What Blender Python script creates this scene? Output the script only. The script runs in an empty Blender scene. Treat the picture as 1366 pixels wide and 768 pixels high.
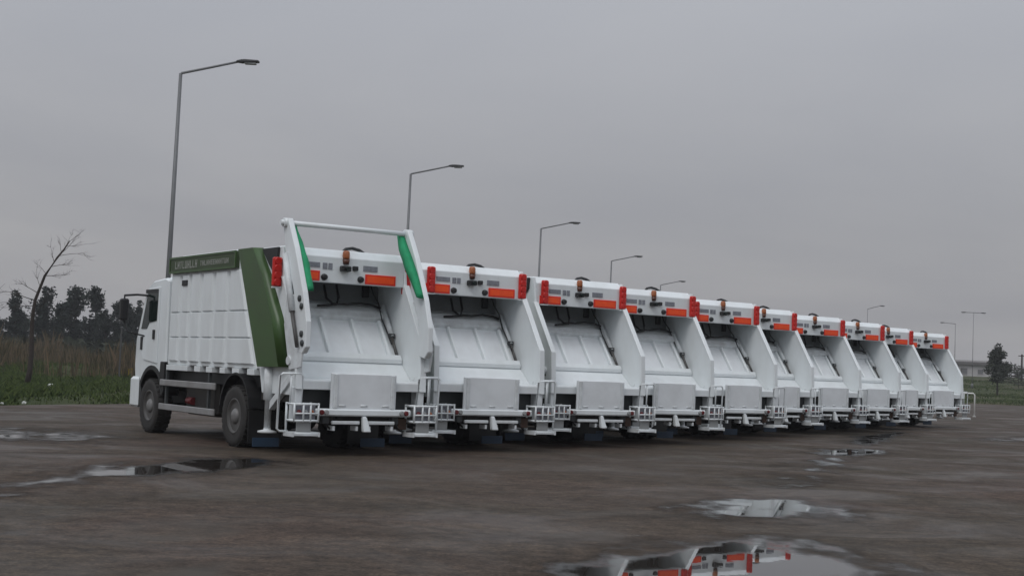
import bpy, bmesh, math, random
import numpy as np
from mathutils import Vector, Matrix, noise as mnoise

random.seed(7)
SC = bpy.context.scene
COL = SC.collection
R = math.radians

# ------------------------------------------------------------------ camera
F_PX, HZ, SLOPE, CAM_H = 1900.0, 492.0, 0.0385, 1.45
roll = math.atan(SLOPE)
pitch = math.atan((HZ - 384) * math.cos(roll) / F_PX)
fw = Vector((0, math.cos(pitch), math.sin(pitch)))
r0 = Vector((1, 0, 0)); u0 = r0.cross(fw)
rt = math.cos(roll) * r0 + math.sin(roll) * u0
up = rt.cross(fw)
cam_d = bpy.data.cameras.new('camera'); cam = bpy.data.objects.new('camera', cam_d); COL.objects.link(cam)
M = Matrix((rt, up, -fw)).transposed().to_4x4(); M.translation = (0, 0, CAM_H)
cam.matrix_world = M
cam_d.sensor_width = 36; cam_d.lens = F_PX / 1366 * 36
cam_d.clip_start = 0.1; cam_d.clip_end = 9000
SC.camera = cam

# ------------------------------------------------------------------ light
SUN_EL, SUN_AZ = 52, 205      # degrees; azimuth clockwise from +Y: behind the camera, to its left
wd = bpy.data.worlds.new('World'); SC.world = wd; wd.use_nodes = True
nt = wd.node_tree; N = nt.nodes; LK = nt.links; N.clear()
out = N.new('ShaderNodeOutputWorld'); bg = N.new('ShaderNodeBackground'); bg.inputs[1].default_value = 0.1
LK.new(bg.outputs[0], out.inputs[0])
sky = N.new('ShaderNodeTexSky'); sky.sky_type = 'NISHITA'; sky.sun_disc = False
sky.sun_elevation = R(SUN_EL); sky.sun_rotation = R(SUN_AZ); sky.dust_density = 4; sky.air_density = 1.5
tc = N.new('ShaderNodeTexCoord'); sep = N.new('ShaderNodeSeparateXYZ'); LK.new(tc.outputs['Generated'], sep.inputs[0])
# cloud deck: direction projected on a flat layer, so the bands compress toward the horizon
zc = N.new('ShaderNodeMath'); zc.operation = 'MAXIMUM'; LK.new(sep.outputs[2], zc.inputs[0]); zc.inputs[1].default_value = 0.0
za = N.new('ShaderNodeMath'); za.operation = 'ADD'; LK.new(zc.outputs[0], za.inputs[0]); za.inputs[1].default_value = 0.12
dv = N.new('ShaderNodeVectorMath'); dv.operation = 'DIVIDE'; LK.new(tc.outputs['Generated'], dv.inputs[0])
cz = N.new('ShaderNodeCombineXYZ')
for i in range(3): LK.new(za.outputs[0], cz.inputs[i])
LK.new(cz.outputs[0], dv.inputs[1])
nz = N.new('ShaderNodeTexNoise'); nz.inputs['Scale'].default_value = 0.5; nz.inputs['Detail'].default_value = 5; nz.inputs['Roughness'].default_value = 0.5
nz.inputs['Distortion'].default_value = 0.35
LK.new(dv.outputs[0], nz.inputs['Vector'])
cr = N.new('ShaderNodeValToRGB'); LK.new(nz.outputs[0], cr.inputs[0])
cr.color_ramp.elements[0].position = 0.34; cr.color_ramp.elements[0].color = (0.90, 0.91, 0.94, 1)
cr.color_ramp.elements[1].position = 0.66; cr.color_ramp.elements[1].color = (1.07, 1.065, 1.06, 1)
gr = N.new('ShaderNodeValToRGB'); LK.new(zc.outputs[0], gr.inputs[0])     # overcast gradient: brighter toward the zenith
e = gr.color_ramp.elements
e[0].position = 0.0; e[0].color = (0.288, 0.286, 0.298, 1)
e[1].position = 1.0; e[1].color = (0.82, 0.86, 0.92, 1)
for p, c in ((0.10, (0.324, 0.325, 0.341)), (0.17, (0.346, 0.351, 0.374)), (0.26, (0.372, 0.384, 0.417)), (0.5, (0.56, 0.585, 0.63))):
    x = e.new(p); x.color = (*c, 1)
mu = N.new('ShaderNodeMix'); mu.data_type = 'RGBA'; mu.blend_type = 'MULTIPLY'; mu.inputs[0].default_value = 1
LK.new(gr.outputs[0], mu.inputs[6]); LK.new(cr.outputs[0], mu.inputs[7])
sc_ = N.new('ShaderNodeVectorMath'); sc_.operation = 'SCALE'; sc_.inputs[3].default_value = 10.0; LK.new(mu.outputs[2], sc_.inputs[0])
mx = N.new('ShaderNodeMix'); mx.data_type = 'RGBA'; mx.inputs[0].default_value = 0.96
LK.new(sky.outputs[0], mx.inputs[6]); LK.new(sc_.outputs[0], mx.inputs[7]); LK.new(mx.outputs[2], bg.inputs[0])

sd = bpy.data.lights.new('sun', 'SUN'); sd.energy = 0.75; sd.angle = R(25); sd.color = (1.0, 0.99, 0.975)
sun = bpy.data.objects.new('sun', sd); COL.objects.link(sun)
sdir = Vector((math.sin(R(SUN_AZ)) * math.cos(R(SUN_EL)), math.cos(R(SUN_AZ)) * math.cos(R(SUN_EL)), math.sin(R(SUN_EL))))
sun.rotation_euler = sdir.to_track_quat('Z', 'Y').to_euler()

SC.view_settings.view_transform = 'Standard'; SC.view_settings.look = 'None'
SC.view_settings.exposure = 0.16; SC.view_settings.gamma = 1.0; SC.view_settings.use_curve_mapping = False
try:
    SC.cycles.max_bounces = 6; SC.cycles.transparent_max_bounces = 8; SC.cycles.use_denoising = True
except Exception: pass

# ------------------------------------------------------------------ materials
MATS = {}
def mat(name, col, rough=0.5, metal=0.0, spec=0.5, var=0.0, vscale=3.0, bump=0.0, bscale=40.0, stretch=(1, 1, 1), dirt=None, dirt_amt=0.0):
    m = bpy.data.materials.new(name); m.use_nodes = True
    n = m.node_tree.nodes; l = m.node_tree.links; b = n['Principled BSDF']
    b.inputs['Base Color'].default_value = (*col, 1); b.inputs['Roughness'].default_value = rough
    b.inputs['Metallic'].default_value = metal; b.inputs['Specular IOR Level'].default_value = spec
    t = n.new('ShaderNodeTexCoord'); mp = n.new('ShaderNodeMapping'); l.new(t.outputs['Object'], mp.inputs[0]); mp.inputs['Scale'].default_value = stretch
    oi = n.new('ShaderNodeObjectInfo')
    if var or dirt:
        nn = n.new('ShaderNodeTexNoise'); nn.noise_dimensions = '4D'; nn.inputs['Scale'].default_value = vscale; nn.inputs['Detail'].default_value = 6; nn.inputs['Roughness'].default_value = 0.62
        l.new(mp.outputs[0], nn.inputs['Vector'])
        mm = n.new('ShaderNodeMath'); mm.operation = 'MULTIPLY'; mm.inputs[1].default_value = 60; l.new(oi.outputs['Random'], mm.inputs[0]); l.new(mm.outputs[0], nn.inputs['W'])
        rp = n.new('ShaderNodeValToRGB'); l.new(nn.outputs[0], rp.inputs[0])
        rp.color_ramp.elements[0].position = 0.3; rp.color_ramp.elements[1].position = 0.62
        c0 = dirt if dirt else tuple(c * (1 - var) for c in col)
        if dirt: c0 = tuple(c * (1 - dirt_amt) + d * dirt_amt for c, d in zip(col, dirt))
        rp.color_ramp.elements[0].color = (*c0, 1); rp.color_ramp.elements[1].color = (*[min(1, c * (1 + var * 0.6)) for c in col], 1)
        l.new(rp.outputs[0], b.inputs['Base Color'])
    if bump:
        n2 = n.new('ShaderNodeTexNoise'); n2.inputs['Scale'].default_value = bscale; n2.inputs['Detail'].default_value = 3; l.new(mp.outputs[0], n2.inputs['Vector'])
        bp = n.new('ShaderNodeBump'); bp.inputs['Strength'].default_value = bump; bp.inputs['Distance'].default_value = 0.02
        l.new(n2.outputs[0], bp.inputs['Height']); l.new(bp.outputs[0], b.inputs['Normal'])
    MATS[name] = m
    return m
WHITE = mat('white_paint', (0.77, 0.81, 0.825), 0.30, var=0.03, vscale=2.2, stretch=(1, 1, 0.35), dirt=(0.40, 0.39, 0.36), dirt_amt=0.22, bump=0.03, bscale=5)
WHITE2 = mat('white_paint_scuffed', (0.70, 0.735, 0.75), 0.45, var=0.04, vscale=5, dirt=(0.22, 0.20, 0.18), dirt_amt=0.38)
PALE = mat('pale_grey_plate', (0.76, 0.79, 0.81), 0.42, var=0.03, vscale=2.5, dirt=(0.40, 0.40, 0.40), dirt_amt=0.25)
OLIVE = mat('olive_paint', (0.036, 0.088, 0.016), 0.38, var=0.10, vscale=2.0, dirt=(0.035, 0.055, 0.018), dirt_amt=0.6)
OLIVED = mat('dark_olive_board', (0.038, 0.062, 0.022), 0.5, var=0.1)
GREEN = mat('green_strap_fabric', (0.010, 0.30, 0.125), 0.75, var=0.15, vscale=9, bump=0.25, bscale=30)
RED = mat('red_lens', (0.55, 0.013, 0.008), 0.28, spec=0.5, var=.12, vscale=9)
REDD = mat('deep_red_lens', (0.12, 0.006, 0.008), 0.4)
ORANGE = mat('orange_reflector', (0.92, 0.085, 0.010), 0.35, var=0.08, vscale=12)
REDR = mat('red_reflector_border', (0.78, 0.03, 0.012), 0.35)
AMBER = mat('amber_beacon', (0.34, 0.10, 0.03), 0.3)
BROWN = mat('brown_beacon_base', (0.10, 0.035, 0.02), 0.4)
RUST = mat('rusty_steel', (0.06, 0.032, 0.02), 0.8, var=.3)
RUBBER = mat('tyre_rubber', (0.022, 0.021, 0.020), 0.8, var=0.2, vscale=4, dirt=(0.04, 0.034, 0.03), dirt_amt=0.5)
STEEL = mat('wheel_steel', (0.085, 0.083, 0.08), 0.5, var=0.15, dirt=(0.05, 0.045, 0.04), dirt_amt=0.6)
HUBS = mat('hub_steel', (0.19, 0.19, 0.19), 0.45, var=0.1, dirt=(0.08, 0.07, 0.06), dirt_amt=0.5)
BLACK = mat('black_plastic', (0.012, 0.012, 0.013), 0.5)
DARKM = mat('dark_chassis', (0.020, 0.019, 0.018), 0.7, var=0.3, dirt=(0.05, 0.04, 0.03), dirt_amt=0.5)
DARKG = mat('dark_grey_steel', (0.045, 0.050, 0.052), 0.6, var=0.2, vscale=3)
SHADEG = mat('grey_primer', (0.17, 0.185, 0.19), 0.5, var=0.15)
ALU = mat('aluminium_rail', (0.30, 0.30, 0.30), 0.5, metal=0.25, var=0.1, dirt=(0.15, 0.13, 0.12), dirt_amt=0.5)
BLUEF = mat('blue_mudflap', (0.022, 0.050, 0.095), 0.55, var=0.15)
GLASS = mat('dark_glass', (0.010, 0.018, 0.016), 0.05, spec=0.22)
LABELG = mat('grey_label', (0.22, 0.23, 0.26), 0.5, var=0.25, vscale=20)
LETTER = mat('pale_lettering', (0.27, 0.28, 0.25), 0.6)
GALV = mat('galvanised_steel', (0.17, 0.175, 0.18), 0.55, metal=0.35, var=0.1)
LAMPH = mat('lamp_head_grey', (0.05, 0.05, 0.052), 0.5)
LENSG = mat('lamp_lens', (0.30, 0.31, 0.31), 0.2)
BARK = mat('bark', (0.035, 0.026, 0.022), 0.9, var=0.3, vscale=8, bump=0.4, bscale=12)
def leafmat(name, a, b_, rough=0.8):
    m = bpy.data.materials.new(name); m.use_nodes = True
    n = m.node_tree.nodes; l = m.node_tree.links; b = n['Principled BSDF']; b.inputs['Roughness'].default_value = rough; b.inputs['Specular IOR Level'].default_value = 0.2
    g = n.new('ShaderNodeNewGeometry'); rp = n.new('ShaderNodeValToRGB'); l.new(g.outputs['Random Per Island'], rp.inputs[0])
    rp.color_ramp.elements[0].color = (*a, 1); rp.color_ramp.elements[1].color = (*b_, 1)
    l.new(rp.outputs[0], b.inputs['Base Color']); MATS[name] = m
    return m
PINE = leafmat('evergreen_foliage', (0.007, 0.012, 0.011), (0.024, 0.034, 0.026))
PINE2 = leafmat('bushy_foliage', (0.018, 0.024, 0.016), (0.045, 0.052, 0.034))
HEDGE = leafmat('hedge_foliage', (0.030, 0.040, 0.030), (0.060, 0.070, 0.052))
GRASSM = leafmat('grass_blades', (0.016, 0.032, 0.008), (0.070, 0.095, 0.024))
REEDM = leafmat('dry_reeds', (0.032, 0.034, 0.017), (0.150, 0.108, 0.068))
YELM = leafmat('yellow_flowers', (0.22, 0.17, 0.015), (0.42, 0.33, 0.03))

def asphalt_mat():
    m = bpy.data.materials.new('worn_damp_asphalt'); m.use_nodes = True
    n = m.node_tree.nodes; l = m.node_tree.links; b = n['Principled BSDF']
    t = n.new('ShaderNodeTexCoord')
    def nz(s, d=5, rg=0.6, dist=0.0, sc=(1, 1, 1)):
        mp = n.new('ShaderNodeMapping'); mp.inputs['Scale'].default_value = sc; l.new(t.outputs['Object'], mp.inputs[0])
        k = n.new('ShaderNodeTexNoise'); k.inputs['Scale'].default_value = s; k.inputs['Detail'].default_value = d; k.inputs['Roughness'].default_value = rg; k.inputs['Distortion'].default_value = dist
        l.new(mp.outputs[0], k.inputs['Vector']); return k.outputs[0]
    def ramp(src, stops):
        k = n.new('ShaderNodeValToRGB'); l.new(src, k.inputs[0]); el = k.color_ramp.elements
        el[0].position, el[0].color = stops[0][0], (*stops[0][1], 1); el[1].position, el[1].color = stops[-1][0], (*stops[-1][1], 1)
        for p, c in stops[1:-1]: q = el.new(p); q.color = (*c, 1)
        return k.outputs[0]
    def mixc(a, b2, f, mode='MIX'):
        k = n.new('ShaderNodeMix'); k.data_type = 'RGBA'; k.blend_type = mode
        if isinstance(f, float): k.inputs[0].default_value = f
        else: l.new(f, k.inputs[0])
        for i, s in ((6, a), (7, b2)):
            if isinstance(s, tuple): k.inputs[i].default_value = (*s, 1)
            else: l.new(s, k.inputs[i])
        return k.outputs[2]
    big = ramp(nz(0.16, 4, 0.55, 0.6), [(0.32, (0.048, 0.039, 0.029)), (0.5, (0.058, 0.044, 0.035)), (0.68, (0.066, 0.046, 0.038))])
    mid = ramp(nz(0.9, 6, 0.65, 0.8, (0.6, 1.3, 1)), [(0.30, (0.80, 0.80, 0.80)), (0.52, (1, 1, 1)), (0.72, (1.18, 1.17, 1.14))])
    c = mixc(big, mid, 1.0, 'MULTIPLY')
    tracks = ramp(nz(0.55, 3, 0.5, 0.5, (0.22, 2.4, 1)), [(0.42, (0.90, 0.90, 0.90)), (0.6, (1.10, 1.10, 1.09))])
    c = mixc(c, tracks, 1.0, 'MULTIPLY')
    grain = ramp(nz(26, 4, 0.8), [(0.36, (0.45, 0.45, 0.45)), (0.64, (1.60, 1.57, 1.52))])
    c = mixc(c, ramp(nz(5.5, 4, 0.75), [(0.34, (0.56, 0.56, 0.56)), (0.66, (1.46, 1.44, 1.38))]), 1.0, 'MULTIPLY')
    c = mixc(c, grain, 0.9, 'MULTIPLY')
    spots = ramp(nz(2.6, 3, 0.5, 0.2), [(0.66, (1, 1, 1)), (0.76, (0.84, 0.83, 0.82))])
    c = mixc(c, spots, 1.0, 'MULTIPLY')
    dust = ramp(nz(0.33, 5, 0.6, 1.2), [(0.55, (0, 0, 0)), (0.75, (1, 1, 1))])
    c = mixc(c, (0.070, 0.060, 0.051), dust); 
    # hairline cracks
    vm = n.new('ShaderNodeMapping'); l.new(t.outputs['Object'], vm.inputs[0]); wn = n.new('ShaderNodeTexNoise'); wn.inputs['Scale'].default_value = 1.3; wn.inputs['Detail'].default_value = 5; l.new(vm.outputs[0], wn.inputs['Vector'])
    va = n.new('ShaderNodeVectorMath'); va.operation = 'MULTIPLY_ADD'; l.new(wn.outputs['Color'], va.inputs[0]); va.inputs[1].default_value = (1.1, 1.1, 0); l.new(vm.outputs[0], va.inputs[2])
    vo = n.new('ShaderNodeTexVoronoi'); vo.feature = 'DISTANCE_TO_EDGE'; vo.inputs['Scale'].default_value = 0.33; l.new(va.outputs[0], vo.inputs['Vector'])
    ck = ramp(vo.outputs['Distance'], [(0.004, (0.38, 0.38, 0.38)), (0.016, (1, 1, 1))])
    c = mixc(c, ck, 0.22, 'MULTIPLY')
    l.new(c, b.inputs['Base Color'])
    rr = ramp(nz(0.42, 6, 0.62, 0.9), [(0.34, (0.46, 0.46, 0.46)), (0.58, (0.85, 0.85, 0.85))])
    l.new(rr, b.inputs['Roughness']); b.inputs['Specular IOR Level'].default_value = 0.17
    bp = n.new('ShaderNodeBump'); bp.inputs['Strength'].default_value = 0.45; bp.inputs['Distance'].default_value = 0.012
    l.new(nz(30, 4, 0.7), bp.inputs['Height']); l.new(bp.outputs[0], b.inputs['Normal'])
    return m
ASPH = asphalt_mat()

def soil_mat():
    m = bpy.data.materials.new('grassy_soil'); m.use_nodes = True
    n = m.node_tree.nodes; l = m.node_tree.links; b = n['Principled BSDF']; b.inputs['Roughness'].default_value = 0.95; b.inputs['Specular IOR Level'].default_value = 0.1
    t = n.new('ShaderNodeTexCoord'); k = n.new('ShaderNodeTexNoise'); k.inputs['Scale'].default_value = 0.12; k.inputs['Detail'].default_value = 8; k.inputs['Roughness'].default_value = 0.65
    l.new(t.outputs['Object'], k.inputs['Vector']); rp = n.new('ShaderNodeValToRGB'); l.new(k.outputs[0], rp.inputs[0]); el = rp.color_ramp.elements
    el[0].position, el[0].color = 0.3, (0.030, 0.042, 0.016, 1); el[1].position, el[1].color = 0.72, (0.105, 0.078, 0.055, 1)
    for p, c in ((0.48, (0.046, 0.056, 0.022, 1)), (0.6, (0.066, 0.060, 0.032, 1))): q = el.new(p); q.color = c
    l.new(rp.outputs[0], b.inputs['Base Color'])
    return m
SOIL = soil_mat()

def water_mat():
    m = bpy.data.materials.new('rain_water'); m.use_nodes = True
    n = m.node_tree.nodes; l = m.node_tree.links; b = n['Principled BSDF']
    b.inputs['Base Color'].default_value = (0.030, 0.026, 0.023, 1); b.inputs['Roughness'].default_value = 0.015; b.inputs['IOR'].default_value = 1.33; b.inputs['Specular IOR Level'].default_value = 0.6
    at = n.new('ShaderNodeAttribute'); at.attribute_name = 'film'
    t = n.new('ShaderNodeTexCoord'); mp = n.new('ShaderNodeMapping'); mp.inputs['Scale'].default_value = (1.0, 0.55, 1); l.new(t.outputs['Object'], mp.inputs[0])
    k = n.new('ShaderNodeTexNoise'); k.inputs['Scale'].default_value = 2.0; k.inputs['Detail'].default_value = 6; k.inputs['Roughness'].default_value = 0.52; l.new(mp.outputs[0], k.inputs['Vector'])
    a = n.new('ShaderNodeMath'); a.operation = 'MULTIPLY_ADD'; l.new(k.outputs[0], a.inputs[0]); a.inputs[1].default_value = 1.6; l.new(at.outputs['Fac'], a.inputs[2])
    rp = n.new('ShaderNodeMapRange'); rp.interpolation_type = 'SMOOTHSTEP'; l.new(a.outputs[0], rp.inputs[0]); rp.inputs[1].default_value = 1.00; rp.inputs[2].default_value = 1.42
    tr = n.new('ShaderNodeBsdfTransparent'); dm = n.new('ShaderNodeMapRange'); dm.interpolation_type = 'SMOOTHSTEP'; l.new(a.outputs[0], dm.inputs[0]); dm.inputs[1].default_value = 0.74; dm.inputs[2].default_value = 1.04; dm.inputs[3].default_value = 1.0; dm.inputs[4].default_value = 0.86; l.new(dm.outputs[0], tr.inputs[0]); ms = n.new('ShaderNodeMixShader'); l.new(rp.outputs[0], ms.inputs[0]); l.new(tr.outputs[0], ms.inputs[1]); l.new(b.outputs[0], ms.inputs[2])
    # rougher where the film is thin
    r2 = n.new('ShaderNodeMapRange'); l.new(a.outputs[0], r2.inputs[0]); r2.inputs[1].default_value = 1.08; r2.inputs[2].default_value = 1.5; r2.inputs[3].default_value = 0.30; r2.inputs[4].default_value = 0.012
    l.new(r2.outputs[0], b.inputs['Roughness'])
    k2 = n.new('ShaderNodeTexNoise'); k2.inputs['Scale'].default_value = 5; l.new(mp.outputs[0], k2.inputs['Vector'])
    bp = n.new('ShaderNodeBump'); bp.inputs['Strength'].default_value = 0.02; bp.inputs['Distance'].default_value = 0.01; l.new(k2.outputs[0], bp.inputs['Height']); l.new(bp.outputs[0], b.inputs['Normal'])
    l.new(ms.outputs[0], n['Material Output'].inputs[0])
    return m
WATER = water_mat()

# ------------------------------------------------------------------ mesh helpers
class MB:
    def __init__(s): s.v = []; s.f = []; s.sm = []
    def add(s, vs, fs, smooth=False):
        o = len(s.v); s.v += [tuple(p) for p in vs]; s.f += [tuple(i + o for i in f) for f in fs]; s.sm += [smooth] * len(fs); return s
    def box(s, x0, x1, y0, y1, z0, z1):
        return s.add([(x0,y0,z0),(x1,y0,z0),(x1,y1,z0),(x0,y1,z0),(x0,y0,z1),(x1,y0,z1),(x1,y1,z1),(x0,y1,z1)],
                     [(0,3,2,1),(4,5,6,7),(0,1,5,4),(1,2,6,5),(2,3,7,6),(3,0,4,7)])
    def prism(s, poly, a0, a1, axis='x'):           # polygon in (y,z) pushed along x, or (x,z) along y, or (x,y) along z
        n = len(poly); P = []
        for a in (a0, a1):
            for p, q in poly:
                P.append((a, p, q) if axis == 'x' else (p, a, q) if axis == 'y' else (p, q, a))
        fs = [tuple(range(n)), tuple(range(2*n - 1, n - 1, -1))] + [(i, i + n, (i + 1) % n + n, (i + 1) % n) for i in range(n)]
        return s.add(P, fs)
    def hexa(s, a, b):                              # two quads joined into a solid
        return s.add(list(a) + list(b), [(0,1,2,3),(7,6,5,4)] + [(i, i + 4, (i + 1) % 4 + 4, (i + 1) % 4) for i in range(4)])
    def tube(s, pts, r, n=8, r1=None):
        pts = [Vector(p) for p in pts]; m = len(pts); rings = []
        for i, p in enumerate(pts):
            d = (pts[min(i + 1, m - 1)] - pts[max(i - 1, 0)]).normalized()
            a = d.cross(Vector((0.13, 0.21, 0.97)) if abs(d.z) < 0.9 else Vector((0.97, 0.2, 0.1))).normalized(); b = d.cross(a)
            rad = r if r1 is None else r + (r1 - r) * i / (m - 1)
            rings.append([p + (a * math.cos(2*math.pi*k/n) + b * math.sin(2*math.pi*k/n)) * rad for k in range(n)])
        vs = [v for rg in rings for v in rg]; fs = []
        for i in range(m - 1):
            for k in range(n): fs.append((i*n + k, i*n + (k+1) % n, (i+1)*n + (k+1) % n, (i+1)*n + k))
        s.add(vs, fs, True); o = len(s.v) - len(vs)
        s.f += [tuple(o + k for k in range(n - 1, -1, -1)), tuple(o + (m-1)*n + k for k in range(n))]; s.sm += [False, False]
        return s
    def lathe(s, prof, c, axis='x', n=24, cap=True):          # prof: (along, radius)
        vs = []; fs = []; m = len(prof)
        for a, r in prof:
            for k in range(n):
                u, w = r * math.cos(2*math.pi*k/n), r * math.sin(2*math.pi*k/n)
                vs.append({'x': (c[0]+a, c[1]+u, c[2]+w), 'y': (c[0]+u, c[1]+a, c[2]+w), 'z': (c[0]+u, c[1]+w, c[2]+a)}[axis])
        for i in range(m - 1):
            for k in range(n): fs.append((i*n+k, (i+1)*n+k, (i+1)*n+(k+1) % n, i*n+(k+1) % n))
        s.add(vs, fs, True)
        if not cap: return s
        o = len(s.v) - len(vs); s.f += [tuple(o + k for k in range(n)), tuple(o + (m-1)*n + k for k in range(n-1, -1, -1))]; s.sm += [False, False]
        return s
    def build(s, name, m, parent=None, bev=0.0):
        me = bpy.data.meshes.new(name); me.from_pydata(s.v, [], s.f)
        me.polygons.foreach_set('use_smooth', s.sm)
        bm = bmesh.new(); bm.from_mesh(me)
        bmesh.ops.recalc_face_normals(bm, faces=bm.faces)
        if bev:
            es = [e for e in bm.edges if len(e.link_faces) == 2 and e.calc_face_angle(0) > 0.5]
            bmesh.ops.bevel(bm, geom=es, offset=bev, segments=1, affect='EDGES', clamp_overlap=True)
        bm.to_mesh(me); bm.free(); me.update()
        me.materials.append(m)
        o = bpy.data.objects.new(name, me); COL.objects.link(o)
        if parent: o.parent = parent
        return o
def tag(o, label=None, cat=None, group=None, kind=None):
    if label: o['label'] = label
    if cat: o['category'] = cat
    if group: o['group'] = group
    if kind: o['kind'] = kind
    return o
def empty(name, loc, rz=0.0):
    o = bpy.data.objects.new(name, None); COL.objects.link(o); o.location = loc; o.rotation_euler = (0, 0, rz); o.empty_display_size = 0.3; return o
def kids(o): return [c for c in ALLCH.get(o.name, [])]
ALLCH = {}
def index_children():
    ALLCH.clear()
    for o in COL.objects:
        if o.parent: ALLCH.setdefault(o.parent.name, []).append(o)
def copy_tree(o, parent=None):
    c = o.copy(); COL.objects.link(c)
    if parent: c.parent = parent
    for ch in kids(o): copy_tree(ch, c)
    return c
def sstep(a, b, x):
    t = min(1, max(0, (x - a) / (b - a))); return t*t*(3 - 2*t)

# ------------------------------------------------------------------ ground
LOT = [(-13.3, 37), (-11, 42), (-8.2, 52), (14, 135), (50, 117), (140, 80), (160, -80), (-120, -80), (-60, -64), (-35, -12)]
def lot_dist(x, y):                                # >0 outside the paved lot
    ins = False; d = 1e9; n = len(LOT)
    for i in range(n):
        (x0, y0), (x1, y1) = LOT[i], LOT[(i + 1) % n]
        if (y0 > y) != (y1 > y) and x < (x1 - x0) * (y - y0) / (y1 - y0) + x0: ins = not ins
        dx, dy = x1 - x0, y1 - y0; t = max(0, min(1, ((x - x0)*dx + (y - y0)*dy) / (dx*dx + dy*dy)))
        d = min(d, math.hypot(x - x0 - t*dx, y - y0 - t*dy))
    return -d if ins else d
def hgt(x, y):
    d = lot_dist(x, y)
    if d <= 0: return -0.07
    z = -0.07 + 0.13 * sstep(0.15, 1.2, d)
    z += 0.10 * sstep(1, 6, d) * mnoise.noise(Vector((x * 0.35, y * 0.35, 0)))
    z += 0.55 * sstep(10, 36, d) * sstep(12, -6, x)
    z += 0.15 * sstep(.5, 5, d) * sstep(8, 40, x)
    z += 2.9 * sstep(6, 120, d) * sstep(8, 40, x)
    z += 0.25 * sstep(8, 30, d) * mnoise.noise(Vector((x * 0.06, y * 0.06, 3)))
    return z
def axis_pts(lo, hi, near_lo, near_hi, step):
    a = list(np.arange(near_lo, near_hi, step)); s = step
    x = near_lo
    left = []
    while x > lo: s *= 1.35; x -= s; left.append(x)
    s = step; x = a[-1]; right = []
    while x < hi: s *= 1.35; x += s; right.append(x)
    return left[::-1] + [float(q) for q in a] + right
gx = axis_pts(-1400, 1400, -45, 80, 1.0); gy = axis_pts(-300, 1800, 25, 150, 1.0)
mb = MB(); nx, ny = len(gx), len(gy)
mb.add([(x, y, hgt(x, y)) for y in gy for x in gx], [(j*nx+i, j*nx+i+1, (j+1)*nx+i+1, (j+1)*nx+i) for j in range(ny-1) for i in range(nx-1)], True)
tag(mb.build('ground', SOIL), kind='structure')
# paved lot with a slightly ragged edge
pts = []
for i in range(len(LOT)):
    a, b = Vector(LOT[i]), Vector(LOT[(i+1) % len(LOT)]); L = (b - a).length; k = max(1, int(L / 1.2)) if (a.y > 20 or b.y > 20) and L < 90 else max(1, int(L / 10))
    nrm = Vector(((b - a).y, -(b - a).x)).normalized()
    for j in range(k):
        p = a.lerp(b, j / k); pts.append(p + nrm * mnoise.noise(Vector((p.x * 0.5, p.y * 0.5, 9))) * 0.22)
mb = MB(); mb.prism([(p.x, p.y) for p in pts], -0.10, 0.0, 'z')
tag(mb.build('parking_lot', ASPH), kind='structure')

PUD = {'fore': [(0.42,10.6),(0.66,11.05),(0.95,11.5),(1.32,12.03),(1.78,12.65),(2.27,12.97),(2.62,12.8),(2.8,12.18),(2.9,11.56),(2.77,10.55),(2.38,9.46),(1.63,8.86),(0.98,8.85),(0.45,9.3)],
'mid': [(2.11,15.92),(2.53,16.81),(3.26,17.41),(3.79,17.33),(3.89,16.19),(3.53,15.4),(2.86,14.85),(2.32,14.88),(2.07,15.25)],
'film': [(5.01,24.31),(5.65,26.29),(6.21,27.54),(6.42,27.2),(5.91,25.2),(5.21,23.34),(4.78,22.77)],
'dark': [(6.36,29.38),(7.17,30.76),(7.75,31.15),(8.27,30.93),(7.46,29.06),(6.53,27.97)],
'back': [(8.13,34.29),(9.19,37.76),(10.39,40.49),(12.03,43.37),(10.44,38.35),(8.52,33.55)],
'left': [(-5.36,13.84),(-5.3,15.09),(-5.24,16.35),(-4.99,18.22),(-4.47,20.17),(-3.77,20.94),(-3.17,20.29),(-3.41,18.95),(-4.01,17.69),(-4.79,16.58),(-5.08,15.38),(-5.16,14.69),(-5.16,13.32)],
'leftfar': [(-9.64,25.73),(-8.99,27.0),(-7.75,26.16),(-6.59,24.82),(-6.64,23.27),(-7.64,22.99),(-8.74,23.36)],
'rightfar': [(12.92,39.46),(14.39,41.93),(16.34,43.03),(16.0,40.98),(13.74,38.86)],
'streak': [(3.69,20.97),(4.51,22.3),(5.05,22.11),(4.87,20.85),(4.14,19.46),(3.69,19.75)]}
WET = {'fore': 1.0, 'mid': 0.80, 'film': 0.45, 'dark': 0.9, 'back': 0.7, 'left': 0.92, 'leftfar': 0.5, 'rightfar': 0.45, 'streak': 0.28}
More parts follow.
